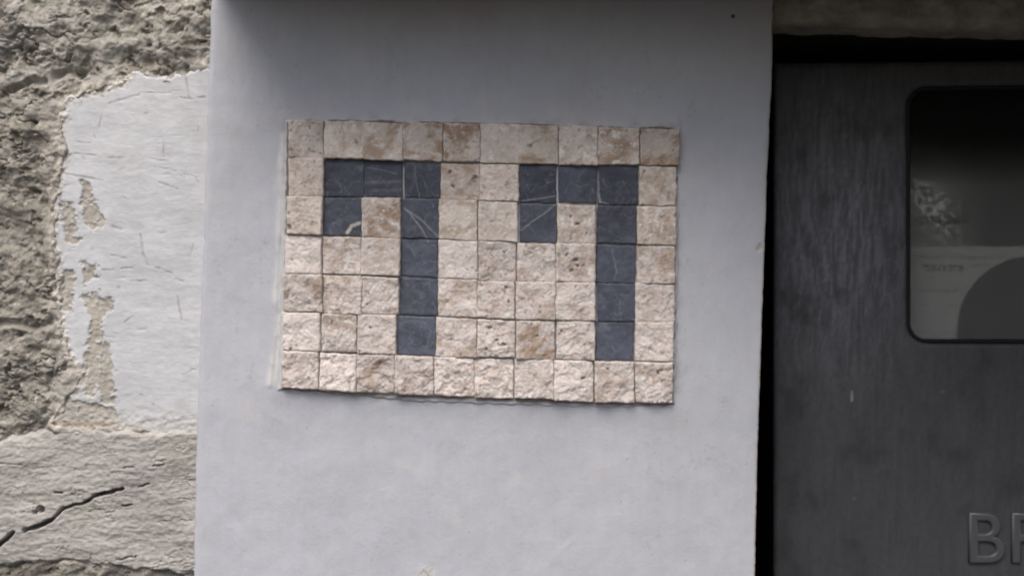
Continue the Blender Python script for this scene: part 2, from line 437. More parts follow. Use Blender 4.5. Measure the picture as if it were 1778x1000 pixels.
def tile(r, c):
    dark = (r, c) in DARK
    n = 42
    xs_ = GC[r]
    def cy(row, x): return np.interp(x, GXs, GY[row])
    q = [(xs_[c], cy(r, xs_[c])), (xs_[c + 1], cy(r, xs_[c + 1])), (xs_[c + 1], cy(r + 1, xs_[c + 1])), (xs_[c], cy(r + 1, xs_[c]))]
    rs = random.Random(r * 31 + c * 7 + 1)
    g = [rs.choice((-0.15, -0.1, 0.2, 0.7, 1.5)) for _ in range(4)]
    q = np.array(q)
    g0 = 0.15
    lft, rgt, tp, bt = g0 + g[0], g0 + g[1], g0 + g[2], g0 + g[3]
    q[0] += (lft, tp); q[1] += (-rgt, tp); q[2] += (-rgt, -bt); q[3] += (lft, -bt)
    q += np.array([rs.uniform(-.5, .5), rs.uniform(-.6, .6)]) + np.array([[rs.uniform(-.45, .45), rs.uniform(-.45, .45)] for _ in range(4)])
    w = XZ(q)
    s = np.linspace(0, 1, n)
    U, Vv = np.meshgrid(s, s)
    X = (w[0, 0] * (1 - U) + w[1, 0] * U) * (1 - Vv) + (w[3, 0] * (1 - U) + w[2, 0] * U) * Vv
    Z = (w[0, 1] * (1 - U) + w[1, 1] * U) * (1 - Vv) + (w[3, 1] * (1 - U) + w[2, 1] * U) * Vv
    size = w[1, 0] - w[0, 0]
    # chipped wavy outline
    wob = 0.00042
    cxm, czm = X.mean(), Z.mean()
    ed = np.minimum(np.minimum(U, 1 - U), np.minimum(Vv, 1 - Vv)) * size
    k = sstep(0.004, 0.0, ed)
    sd_ = r * 100 + c
    X2 = X + k * perlin(X * 190, Z * 190, 77) * wob
    Z2 = Z + k * perlin(X * 190, Z * 190, 78) * wob
    br, brown, pink, rel = TONE[(r, c)]
    if dark:
        h = 0.0035 + rs.uniform(-.0006, .0006) + (U - .5) * rs.uniform(-.0006, .0006) + (Vv - .5) * rs.uniform(-.0006, .0006)
        h = h + fbm(X * 120, Z * 120, 3, 60 + sd_) * 0.00035 + ridged(X * 160, Z * 160, 2, 65 + sd_) * 0.00012
        h = h - sstep(0.0006, 0, ed) * 0.0005
        col = np.ones(X.shape + (3,)) * np.array([0.067, 0.075, 0.103])
        col = col * (0.85 + 0.11 * r + rs.uniform(-.18, .18)) * (1 + 0.45 * fbm(X * 70, Z * 70, 4, 90 + sd_)[..., None])
        col = mix(col, (0.15, 0.165, 0.195), sstep(0.0, 0.5, fbm(X * 110, Z * 110, 5, 93 + sd_, 0.65)) * (0.3 + 0.12 * max(0, r - 1)))
        # hairline natural veining
        vn = 1 - np.abs(fbm(X * 60 + 5, Z * 60, 3, 97 + sd_)) * 2
        col = mix(col, (0.22, 0.24, 0.28), sstep(0.95, 1.0, vn) * 0.5)
        for pts, wd, st in VEINS:
            d = lined(X + perlin(X * 400, Z * 400, 5) * 0.0004, Z, XZ(pts))
            col = mix(col, (0.30, 0.31, 0.34) if wd < 3 else (0.5, 0.47, 0.42), sstep(wd * px2m * 1.0, wd * px2m * 0.3, d) * st)
        # mortar smears at the edges
        col = mix(col, (0.33, 0.31, 0.29), sstep(0.0010, 0.0, ed + np.abs(perlin(X * 150, Z * 150, 7)) * 0.003) * 0.5)
        mat = M_SLATE
    else:
        ox, oz = rs.uniform(-9, 9), rs.uniform(-9, 9)
        qx, qz = X + ox, Z + oz
        wx = qx + fbm(qx * 120, qz * 120, 2, 200) * 0.0018
        wz = qz + fbm(qx * 120, qz * 120, 2, 210) * 0.0018
        ang = rs.uniform(0, math.pi)
        spk = rs.choice((0.15, 0.4, 0.7, 1.0, 1.2)); lite = rs.choice((0.2, 0.5, 0.9, 1.2))
        ax = wx * math.cos(ang) + wz * math.sin(ang); az = -wx * math.sin(ang) + wz * math.cos(ang)
        base = 0.0060 + rs.uniform(-.0009, .0009)
        til = (U - .5) * rs.uniform(-.0016, .0016) + (Vv - .5) * rs.uniform(-.0016, .0016)
        big = fbm(wx * 75, wz * 75, 2, 220)
        bump = fbm(ax * 170, az * 120, 5, 230, 0.62)
        d1, d2, iv = cells(wx * 210 + fbm(wx * 300, wz * 300, 2, 3), wz * 210, 240)
        h = base + til + rel * (big * 0.0016 + bump * 0.0013 + (iv - 0.5) * 0.00022) + fbm(wx * 520, wz * 520, 3, 5, 0.6) * (0.0003 + 0.0004 * rel)
        h = h - sstep(0.0007, 0, ed + perlin(X * 260, Z * 260, 17) * 0.0005) * (0.0003 + 0.0004 * rel)
        pitn = sstep(0.50, 0.68, perlin(wx * 380, wz * 300, 250)) * sstep(-0.05, 0.35, fbm(wx * 90, wz * 90, 2, 251)) * min(1, 0.35 + rel)
        h = h - pitn * 0.0007
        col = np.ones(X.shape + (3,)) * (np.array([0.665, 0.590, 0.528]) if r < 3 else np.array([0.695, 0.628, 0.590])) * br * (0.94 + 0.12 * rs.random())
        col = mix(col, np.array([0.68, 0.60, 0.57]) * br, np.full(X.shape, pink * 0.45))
        col = col * (1 + 0.22 * fbm(ax * 60, az * 60, 4, 255, 0.6)[..., None])
        band = fbm(ax * 50, az * 85, 5, 260, 0.6)
        col = mix(col, (0.36, 0.255, 0.180), sstep(-0.15, 0.28, band) * min(1, brown * 1.1))
        col = mix(col, (0.46, 0.33, 0.26), sstep(0.08, 0.36, fbm(wx * 150, wz * 150, 4, 270, 0.6)) * (0.25 + 0.5 * brown) * spk)
        col = mix(col, (0.80, 0.76, 0.71), sstep(0.05, 0.35, fbm(ax * 120, az * 230, 5, 280, 0.65)) * min(0.95, 0.8 * lite))
        col = mix(col, (0.30, 0.25, 0.20), sstep(0.18, 0.42, fbm(wx * 260, wz * 260, 4, 290, 0.6)) * 0.75 * min(1, spk))
        col = mix(col, (0.24, 0.19, 0.15), pitn * 0.6)
        col = mix(col, (0.80, 0.76, 0.69), sstep(0.0009, 0.0, np.abs(ed - 0.0005) + np.abs(perlin(X * 240, Z * 240, 19)) * 0.0020) * 0.45)
        for a, b, rad in PITS:
            pp = P([a], [b])[0]
            d = np.hypot(X - pp[0], Z - pp[2]) + perlin(X * 600, Z * 600, 5) * rad * px2m * 0.8
            kk = sstep(rad * px2m * 1.15, rad * px2m * 0.5, d)
            h = h - kk * 0.0018
            col = mix(col, (0.16, 0.12, 0.10), kk * 0.55)
        mat = M_TRAV
    # flat rim for the side walls
    Yf = -h
    nv = n * n
    V = np.stack([X2, Yf, Z2], -1).reshape(-1, 3)
    ring = list(range(n)) + [i * n + n - 1 for i in range(1, n)] + [(n - 1) * n + i for i in range(n - 2, -1, -1)] + [i * n for i in range(n - 2, 0, -1)]
    sk = V[ring].copy(); sk[:, 1] = -0.0002
    V = np.concatenate([V, sk])
    f = gridfaces(n, n, flip=True)
    m_ = len(ring); a = np.array(ring); b = np.arange(m_) + nv
    fs = np.stack([a, np.roll(a, -1), np.roll(b, -1), b], -1)
    fs = np.concatenate([f, fs])
    cc = col.reshape(-1, 3); cc = np.concatenate([cc, cc[ring]])
    ctr = np.array([w[:, 0].mean(), 0, w[:, 1].mean()])
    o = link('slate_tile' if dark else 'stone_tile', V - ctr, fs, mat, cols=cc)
    o.location = ctr
    adopt(o, plaque)
for r in range(7):
    for c in range(10):
        tile(r, c)

def bed():
    A = XZ([(478, 190), (1200, 190), (1200, 730), (478, 730)])
    xs = np.arange(A[:, 0].min(), A[:, 0].max(), 0.0008); z_ = np.arange(A[:, 1].min(), A[:, 1].max(), 0.0008)
    X, Z = np.meshgrid(xs, z_)
    poly = XZ([(498, 210), (632, 208), (700, 211), (835, 214), (1036, 218), (1181, 222), (1177, 430), (1172, 703), (1100, 706), (960, 704), (830, 700), (700, 695), (630, 688), (560, 681), (484, 676), (489, 480)])
    sdv = polysd(X + perlin(X * 130, Z * 130, 51) * 0.0010, Z + perlin(X * 130, Z * 130, 52) * 0.0010, poly)
    h = sstep(0.0016, -0.0008, sdv) * 0.0040 - 0.0014 + fbm(X * 200, Z * 200, 3, 55) * 0.0003
    ins = polysd(X, Z, PLQ)
    h = h - sstep(-0.0005, -0.004, ins) * 0.002
    c = np.ones(X.shape + (3,)) * np.array([0.56, 0.565, 0.59])
    c = c * (1 + 0.06 * fbm(X * 60, Z * 60, 3, 56)[..., None])
    c = mix(c, (0.14, 0.11, 0.095), sstep(0.0007, -0.0005, ins + perlin(X * 200, Z * 200, 58) * 0.0010) * 0.9)
    topd = lined(X, Z, XZ([(505, 212), (632, 210), (700, 213), (835, 217), (1036, 220), (1177, 224)]))  # dark line along the top: shade of the gap painted together with dirt
    c = mix(c, (0.17, 0.12, 0.095), sstep(0.0013, 0.0005, topd + perlin(X * 150, Z * 150, 61) * 0.0007) * sstep(-0.45, 0.1, perlin(X * 50, Z * 50, 62)) * 0.9)
    botd = lined(X, Z, XZ([(492, 675), (630, 684), (830, 692), (1010, 698), (1168, 703)]))  # dark line along the bottom: plaque shadow painted together with dirt
    c = mix(c, (0.24, 0.19, 0.165), sstep(0.0016, 0.0006, botd + perlin(X * 150, Z * 150, 63) * 0.0009) * 0.8)
    keep = (sdv[:-1, :-1] < 0.003) | (sdv[1:, 1:] < 0.003)
    V = np.stack([X, -h, Z], -1).reshape(-1, 3)
    o = link('mortar_bed', V - np.array(plaque.location), gridfaces(*X.shape, keep=keep), M_PAINT, cols=c.reshape(-1, 3))
    o.parent = plaque
bed()

# ------------------------------------------------------------------ stone wall on the left
WY = 0.014     # plane of the wall, a little behind the pillar face
wall = thing('rubble_wall', 'rough old rubble stone wall with crumbly mortar left of the grey pillar', 'stone wall',
             (-0.5, WY, 0.0))
XL0 = P([0], [500], WY)[0, 0]; XR0 = P([430], [500], WY)[0, 0]
def wxz(pts): return XZ(pts, WY)
WHITE = wxz([(440, 118), (368, 124), (332, 131), (300, 143), (268, 140), (240, 130), (205, 150), (160, 160), (116, 180), (108, 240), (117, 262), (110, 300),
             (104, 330), (98, 380), (98, 430), (105, 460), (107, 540), (123, 620), (150, 645), (138, 672), (112, 705), (92, 735), (112, 747), (160, 752), (205, 738),
             (240, 748), (300, 752), (440, 756)])
LOWER = wxz([(-70, 800), (-10, 779), (50, 762), (100, 755), (150, 752), (220, 757), (300, 757), (440, 757), (440, 985), (340, 985), (200, 972), (100, 965), (0, 972), (-60, 955), (-95, 880)])
# stones beyond the edge of the photograph
EXTRA = [wxz([(-420, 120), (-150, 90), (-80, 200), (-110, 520), (-250, 600), (-430, 560), (-470, 300)]),
         wxz([(-500, 690), (-260, 680), (-130, 760), (-160, 980), (-420, 1020), (-560, 900)]),
         wxz([(-350, 1110), (-40, 1080), (150, 1110), (180, 1330), (-60, 1420), (-380, 1360)]),
         wxz([(250, 1100), (440, 1080), (440, 1380), (300, 1400), (230, 1280)]),
         wxz([(-350, -380), (60, -420), (170, -300), (110, -130), (-200, -90), (-380, -160)])]

def warp(X, Z, a, f, seed):
    return X + fbm(X * f, Z * f, 3, seed) * a, Z + fbm(X * f, Z * f, 3, seed + 50) * a

def mortar():
    xs = axis(-1.3, XL0 - 0.004, XR0, XR0 + 0.001, 0.00068, 1.2, 0.03)
    z_ = axis(0.0, ZB - 0.002, ZT, 1.9, 0.00068, 1.2, 0.03)
    X, Z = np.meshgrid(xs, z_)
    wx, wz = warp(X, Z, 0.0035, 70, 300)
    big = fbm(X * 16, Z * 16, 3, 301)
    lump = fbm(wx * 44, wz * 50, 5, 302, 0.48)
    bil = np.abs(fbm(wx * 70 + 7, wz * 70, 5, 303, 0.6))
    d1, d2, iv = cells(wx * 75 + fbm(wx * 120, wz * 120, 3, 4) * 0.8, wz * 100 + fbm(wx * 120, wz * 120, 3, 6) * 0.8, 305)
    gr = fbm(X * 260, Z * 260, 4, 306, 0.65)
    creas = 1 - np.abs(fbm(wx * 30, wz * 48, 5, 307, 0.6)) * 2
    h = 0.0025 + big * 0.007 + lump * 0.0080 - bil * 0.003 + (iv - .5) * 0.0012 + gr * 0.0010
    h -= sstep(0.88, 1.0, creas) * 0.0040 * sstep(-0.1, 0.3, fbm(X * 22, Z * 22, 2, 311))
    # patches troweled almost smooth
    smooth_ = sstep(0.05, 0.35, fbm(X * 24 + 3, Z * 24, 2, 309))
    hs = 0.004 + big * 0.006 + lump * 0.0040 + fbm(X * 300, Z * 300, 3, 310) * 0.0006
    h = h * (1 - 0.6 * smooth_) + hs * 0.6 * smooth_
    # hollow with a dark clod near the top right corner of the area
    p1 = P([262], [108], WY)[0]; p2 = P([325], [100], WY)[0]
    h -= 0.006 * np.exp(-(((X - p1[0]) / .007) ** 2 + ((Z - p1[2]) / .0045) ** 2)) + 0.005 * np.exp(-(((X - p2[0]) / .008) ** 2 + ((Z - p2[2]) / .004) ** 2))
    for pts, wd, dp in [([(70, 745), (95, 722), (112, 712), (130, 690), (142, 672)], 4, .005), ([(0, 560), (30, 562), (60, 566), (90, 560)], 6, .005),
                        ([(20, 155), (50, 142), (75, 145)], 5, .005), ([(95, 135), (120, 122), (140, 128)], 6, .006), ([(100, 500), (88, 515), (100, 522)], 5, .004)]:
        d = lined(wx, wz, wxz(pts) )
        h -= dp * sstep(wd * px2m * 2.0, 0, d)
    sw = polysd(*warp(X, Z, 0.004, 90, 320), WHITE)
    pit = sstep(0.16, 0.42, fbm(wx * 62, wz * 72, 5, 338, 0.6))
    h -= pit * 0.0030
    for pl in [LOWER] + EXTRA:
        s_ = polysd(*warp(X, Z, 0.004, 70, 321), pl)
        h -= sstep(0.004, -0.004, s_) * 0.012
    near = np.exp(-(np.maximum(sw, 0) / 0.006) ** 2)
    h = h * (1 - near * 0.75) + near * 0.75 * (0.0040 + fbm(X * 150, Z * 150, 4, 337, 0.6) * 0.0028)
    h -= sstep(-0.0002, -0.0045, sw) * 0.014
    c = np.ones(X.shape + (3,)) * np.array([0.360, 0.340, 0.305])
    c = c * (1 + 0.22 * fbm(X * 30, Z * 30, 4, 330)[..., None])
    c = mix(c, (0.52, 0.50, 0.46), sstep(0.05, 0.45, fbm(wx * 60, wz * 70, 5, 331, 0.55)) * 0.55)
    c = mix(c, (0.16, 0.14, 0.11), sstep(0.10, 0.38, fbm(wx * 55, wz * 62, 5, 332, 0.55)) * 0.65)
    c = mix(c, (0.15, 0.13, 0.10), pit * 0.55)  # shade of the pits also mixed into the colour
    c = mix(c, (0.20, 0.18, 0.148), sstep(P([130], [400], WY)[0, 0], P([60], [400], WY)[0, 0], X) * sstep(P([60], [130], WY)[0, 2], P([60], [230], WY)[0, 2], Z + fbm(X * 60, Z * 60, 3, 345) * 0.01) * 0.5)
    c = mix(c, (0.17, 0.175, 0.125), sstep(0.15, 0.5, fbm(X * 35, Z * 35, 3, 333)) * 0.4)
    c = mix(c, (0.55, 0.52, 0.46), sstep(0.45, 0.65, perlin(X * 260, Z * 260, 335)) * 0.6)
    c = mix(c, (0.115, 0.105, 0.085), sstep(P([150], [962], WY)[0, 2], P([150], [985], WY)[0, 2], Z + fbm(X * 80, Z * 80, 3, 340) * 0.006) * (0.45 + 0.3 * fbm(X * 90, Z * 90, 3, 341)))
    # pinkish crumbs of lime along the painted stone
    crumb = np.exp(-((sw - 0.001) / 0.0040) ** 2) * sstep(-0.15, 0.15, fbm(X * 150, Z * 150, 4, 336, 0.6)) * 1.2
    c = mix(c, (0.66, 0.60, 0.53), 0.8 * np.clip(crumb, 0, 1) * 0.85 * (X < P([150], [400], WY)[0, 0] + 0.03))
    V = np.stack([X, WY - h, Z], -1).reshape(-1, 3)
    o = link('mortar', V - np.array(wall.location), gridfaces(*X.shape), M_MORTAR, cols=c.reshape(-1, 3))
    o.parent = wall
mortar()

SCR = [([(133, 268), (171, 271)], 1.6), ([(189, 275), (217, 276)], 1.8), ([(180, 168), (192, 161)], 2.6), ([(194, 181), (245, 166)], 2.4), ([(245, 163), (300, 163)], 1.2),
       ([(325, 137), (331, 171)], 2.4), ([(346, 171), (358, 171)], 2), ([(316, 171), (336, 174)], 2), ([(287, 245), (288, 275)], 1.5), ([(266, 278), (294, 281)], 1.3), ([(280, 318), (311, 329)], 1.5),
       ([(119, 303), (150, 309), (182, 315)], 1.9), ([(175, 224), (180, 200)], 1.3), ([(197, 393), (214, 399)], 2.4), ([(281, 405), (292, 405)], 2.2),
       ([(248, 408), (252, 440), (259, 461)], 2.2), ([(197, 443), (222, 449)], 1.6), ([(181, 469), (201, 469)], 1.8), ([(214, 467), (232, 465)], 2.0), ([(230, 488), (255, 488)], 1.8),
       ([(273, 465), (286, 469), (300, 475)], 2.0), ([(308, 484), (320, 489)], 1.6), ([(310, 514), (314, 535), (318, 555)], 2.3), ([(339, 424), (331, 447)], 1.2),
       ([(183, 583), (201, 586)], 2.4), ([(218, 560), (234, 549)], 1.3), ([(247, 685), (248, 686)], 3), ([(268, 702), (269, 703)], 3), ([(122, 206), (123, 205)], 3.6),
       ([(208, 499), (209, 500)], 3), ([(163, 433), (163, 434)], 3), ([(342, 310), (346, 318)], 1.4), ([(320, 650), (342, 640)], 1.1), ([(346, 222), (346, 229)], 2.2), ([(216, 342), (222, 345)], 1.6),
       ([(176, 503), (176, 505)], 3), ([(256, 200), (260, 198)], 2), ([(166, 238), (168, 240)], 2), ([(138, 248), (160, 250)], 1.1), ([(145, 274), (148, 278)], 2), ([(270, 290), (310, 298)], 0.7), ([(322, 303), (345, 309)], 0.8)]
PATCH = [[(105, 352), (129, 356), (134, 393), (144, 420), (121, 426), (113, 393)], [(148, 312), (160, 318), (164, 350), (173, 360), (187, 385), (168, 398), (156, 398), (144, 360)],
         [(146, 459), (171, 460), (171, 486), (148, 490)], [(144, 510), (195, 518), (195, 541), (180, 553), (178, 575), (191, 603), (200, 638), (197, 700), (172, 665), (160, 692), (150, 680), (150, 654), (152, 607), (164, 568), (156, 541)],
         [(111, 471), (128, 471), (128, 545), (109, 537)], [(120, 690), (165, 700), (205, 712), (200, 745), (90, 745)], [(170, 652), (196, 660), (203, 700), (180, 700)]]

def stone(name, poly, kind, fine=True, seed=0):
    poly = np.asarray(poly)
    x0, x1, z0, z1 = poly[:, 0].min() - .01, poly[:, 0].max() + .01, poly[:, 1].min() - .01, poly[:, 1].max() + .01
    st = 0.00062 if fine else 0.004
    if fine:
        x0 = max(x0, XL0 - 0.03) if kind != 'white' else x0
        x0 = poly[:, 0].min() - .01
    xs = np.arange(x0, min(x1, XR0), st); z_ = np.arange(z0, z1, st)
    X, Z = np.meshgrid(xs, z_)
    wx, wz = warp(X, Z, 0.0035, 90, 400 + seed)
    s_ = polysd(wx, wz, poly)
    if kind == 'white':
        h = 0.0030 + fbm(X * 14, Z * 14, 2, 410) * 0.0016 + fbm(X * 70, Z * 110, 3, 411) * 0.00022 + fbm(X * 260, Z * 260, 3, 412) * 0.00012
        c = np.ones(X.shape + (3,)) * np.array([0.585, 0.592, 0.612])
        c = c * (1 + 0.14 * fbm(X * 40, Z * 60, 4, 413)[..., None])
        c = mix(c, (0.50, 0.49, 0.46), sstep(0.1, 0.6, fbm(X * 30 + 4, Z * 30, 3, 414)) * 0.3)
        ps = np.full(X.shape, 1e9)
        px_ = X + fbm(X * 150, Z * 150, 5, 415, 0.65) * 0.0055; pz_ = Z + fbm(X * 150, Z * 150, 5, 465, 0.65) * 0.0055
        for pl in PATCH: ps = np.minimum(ps, polysd(px_, pz_, wxz(pl)))
        k = np.maximum(sstep(0.0009, -0.0006, ps), sstep(0.004, -0.001, ps) * sstep(0.12, 0.4, fbm(X * 260, Z * 260, 4, 424, 0.6)) * 0.8) * (1 - 0.75 * sstep(0.2, 0.45, fbm(X * 210, Z * 210, 4, 425, 0.6)))
        h = h - k * 0.0011 + k * fbm(X * 300, Z * 300, 3, 416) * 0.0007
        pc = np.ones(X.shape + (3,)) * np.array([0.430, 0.400, 0.350]) * (1 + 0.25 * fbm(X * 90, Z * 90, 3, 417)[..., None])
        c = c * (1 - k[..., None]) + pc * k[..., None]
        # lime crumbs at the broken rim
        rim = sstep(-0.0060, 0.0005, s_ + fbm(X * 110, Z * 110, 3, 418) * 0.006) * (X < P([230], [400], WY)[0, 0])
        h = h + rim * fbm(X * 230, Z * 230, 3, 419) * 0.0022
        c = mix(c, (0.60, 0.57, 0.52), rim * 0.75)
        c = mix(c, (0.46, 0.40, 0.33), rim * sstep(0.1, 0.4, fbm(X * 150, Z * 150, 3, 420)) * 0.8)
        bot = sstep(P([200], [695], WY)[0, 2], P([200], [735], WY)[0, 2], Z + fbm(X * 90, Z * 90, 2, 422) * 0.004)
        c = mix(c, (0.49, 0.475, 0.44), bot * 0.6)
        h = h + bot * fbm(X * 180, Z * 220, 3, 421) * 0.0012
        br_ = sstep(P([200], [722], WY)[0, 2], P([200], [742], WY)[0, 2], Z) * sstep(P([225], [730], WY)[0, 0], P([190], [730], WY)[0, 0], X)
        c = mix(c, (0.42, 0.35, 0.28), br_ * 0.7)
        for pts, wd in SCR:
            jx = X + perlin(X * 300, Z * 300, 31) * 0.0004; jz = Z + perlin(X * 300, Z * 300, 32) * 0.0004
            d = lined(jx, jz, wxz(pts))
            kk = sstep(wd * px2m * 1.5, wd * px2m * 0.1, d) * (0.45 + 0.45 * sstep(-0.3, 0.2, perlin(X * 180, Z * 180, 34)))
            h = h - kk * 0.0004
            c = mix(c, (0.28, 0.25, 0.26), kk * 0.6)
        # many faint nicks
        kk = sstep(0.22, 0.42, fbm(X * 70 + Z * 26, Z * 420, 3, 433, 0.6)) * sstep(0.0, 0.3, fbm(X * 45, Z * 45, 2, 434))
        c = mix(c, (0.42, 0.42, 0.43), kk * 0.35); h = h - kk * 0.0001
        c = c * (1 + 0.12 * fbm(X * 120, Z * 220, 5, 435, 0.65)[..., None])
        nk = sstep(0.62, 0.8, perlin(X * 55 + Z * 20, Z * 300, 430)) * sstep(0.0, 0.3, perlin(X * 40, Z * 40, 431))
        c = mix(c, (0.45, 0.45, 0.45), nk * 0.2); h = h - nk * 0.0003
        mat = M_WHITE
    else:
        A = 0.10
        rx, rz = X * math.cos(A) + Z * math.sin(A), -X * math.sin(A) + Z * math.cos(A)
        h = 0.0050 + fbm(X * 12, Z * 12, 3, 440 + seed) * 0.004 + fbm(rx * 22, rz * 62, 5, 441 + seed, 0.5) * 0.0017 + fbm(rx * 110, rz * 260, 4, 442 + seed, 0.6) * 0.0007
        ly = ridged(rx * 14 + fbm(X * 40, Z * 40, 2, 3) * .5, rz * 105, 3, 443 + seed)
        h += ly * 0.0003 + fbm(X * 350, Z * 350, 2, 4) * 0.0005
        h -= sstep(0.955, 1.0, 1 - np.abs(fbm(rx * 20, rz * 60, 5, 446 + seed, 0.6)) * 2) * 0.0013 * sstep(0.0, 0.3, fbm(X * 30, Z * 60, 2, 452))
        c = np.ones(X.shape + (3,)) * np.array([0.435, 0.418, 0.390])
        c = c * (1 + 0.14 * fbm(rx * 25, rz * 70, 4, 444 + seed)[..., None])
        c = mix(c, (0.32, 0.295, 0.275), sstep(0.0, 0.5, fbm(X * 20, Z * 26, 3, 445 + seed)) * 0.55)
        c = mix(c, (0.48, 0.465, 0.43), sstep(0.1, 0.5, fbm(rx * 60, rz * 140, 5, 447 + seed, 0.6)) * 0.6)
        c = mix(c, (0.35, 0.35, 0.285), sstep(0.15, 0.5, fbm(X * 26, Z * 26, 3, 448 + seed)) * 0.4)
        c = mix(c, (0.27, 0.235, 0.20), sstep(0.3, 0.55, fbm(rx * 90, rz * 260, 3, 449 + seed)) * 0.6)
        if kind == 'lower':
            jx = X + fbm(X * 200, Z * 200, 2, 31) * 0.0012; jz = Z + fbm(X * 200, Z * 200, 2, 32) * 0.0012
            for pts, wd in [([(-60, 990), (0, 945), (18, 932), (29, 922)], 5), ([(48, 918), (70, 912), (93, 901)], 5.5), ([(93, 901), (112, 882), (130, 876), (147, 872)], 3.4), ([(147, 872), (170, 858)], 3),
                            ([(168, 859), (192, 853), (216, 846)], 4.4), ([(246, 843), (262, 838)], 2), ([(272, 806), (290, 803)], 1.5), ([(222, 810), (240, 808)], 1.3),
                            ([(0, 803), (30, 804), (52, 807)], 1.1), ([(100, 853), (112, 854)], 2.4), ([(218, 876), (232, 874)], 2.4), ([(205, 970), (240, 962)], 1.6)]:
                d = lined(jx, jz, wxz(pts))
                w_ = wd * px2m
                h -= 0.014 * sstep(w_ * 0.95, w_ * 0.45, d) * min(1, wd / 3.5) ** 2
            for a, b, r_ in [(75, 882, 6.5), (66, 887, 4)]:
                pp = P([a], [b], WY)[0]
                h -= 0.009 * sstep(r_ * px2m * 1.2, r_ * px2m * .5, np.hypot(jx - pp[0], jz - pp[2]))
        mat = M_STONE
    rr = sstep(0.0085, 0.0008, s_) if kind in ('white', 'lower') else sstep(0.0045, -0.0045, s_)
    h = h - (1 - rr) * 0.013
    keep = (s_[:-1, :-1] < 0.0085) & (s_[1:, 1:] < 0.0085)
    V = np.stack([X, WY - h, Z], -1).reshape(-1, 3)
    o = link(name, V - np.array(wall.location), gridfaces(*X.shape, keep=keep), mat, cols=c.reshape(-1, 3))
    o.parent = wall
    return o
stone('stone', WHITE, 'white')['label'] = 'whitewashed scratched flat stone'
stone('stone', LOWER, 'lower')['label'] = 'long layered stone with a black crack'
for i, pl in enumerate(EXTRA):
    stone('stone', pl, 'far', fine=False, seed=20 + i)

# ------------------------------------------------------------------ niche with the letterbox on the right
BY = 0.082                 # plane of the letterbox front
NX0 = PE_R[:, 0].max() - 0.003
NX1 = NX0 + 0.62
LY = 0.004
lint_z = P([1600], [47], LY)[0, 2]

def lintel():
    xa = P([1330], [30], LY)[0, 0] + 0.003
    xs = np.concatenate([[xa, xa + .0006, xa + .0015], np.arange(xa + 0.003, P([1830], [0], LY)[0, 0], 0.0016), np.linspace(P([1832], [0], LY)[0, 0], NX1 + .05, 20)])
    prof = [(0.034, 0.0), (0.030, 0.0), (0.025, 0.0), (0.020, 0.0), (0.016, 0.0), (LY + .008, 0.0), (LY + .0035, 0.0012), (LY + .001, 0.004)]
    ns = len(prof)
    prof += [(LY, z) for z in np.arange(0.006, 0.046, 0.0016)] + [(0.02, 0.046), (0.034, 0.046)]
    X, T = np.meshgrid(xs, np.arange(len(prof)))
    Y = np.array([p[0] for p in prof])[:, None] * np.ones_like(X)
    Z = lint_z + np.array([p[1] for p in prof])[:, None] * np.ones_like(X) - 0.008 * (X - P([1600], [47], LY)[0, 0])
    n_ = fbm(X * 60, Z * 60 + Y * 60, 4, 500); n2 = fbm(X * 240, Z * 240 + Y * 240, 3, 501)
    Y = Y - n_ * 0.004 - n2 * 0.0012
    Z = Z + np.where(T < ns, 1, 0) * (fbm(X * 50, Y * 50, 3, 503) * 0.002)
    F = [tuple(int(i) for i in q) for q in gridfaces(*X.shape)]
    nc = X.shape[1]
    F.append(tuple(i * nc for i in range(len(prof)))); F.append(tuple(i * nc + nc - 1 for i in range(len(prof)))[::-1])
    o = link('concrete_lintel', np.stack([X, Y, Z], -1).reshape(-1, 3), F, M_CONC)
    tag(o, 'dark rough concrete lintel over the niche in the top right corner', 'lintel')
lintel()

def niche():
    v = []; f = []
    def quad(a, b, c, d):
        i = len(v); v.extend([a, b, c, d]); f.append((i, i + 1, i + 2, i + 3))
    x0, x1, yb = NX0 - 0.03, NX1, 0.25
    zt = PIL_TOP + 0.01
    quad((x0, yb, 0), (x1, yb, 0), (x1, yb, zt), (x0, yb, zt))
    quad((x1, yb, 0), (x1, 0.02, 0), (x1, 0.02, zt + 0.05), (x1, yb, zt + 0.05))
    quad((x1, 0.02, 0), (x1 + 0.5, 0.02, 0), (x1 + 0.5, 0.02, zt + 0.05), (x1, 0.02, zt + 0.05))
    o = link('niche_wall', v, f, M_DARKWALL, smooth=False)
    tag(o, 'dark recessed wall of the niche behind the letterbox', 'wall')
niche()

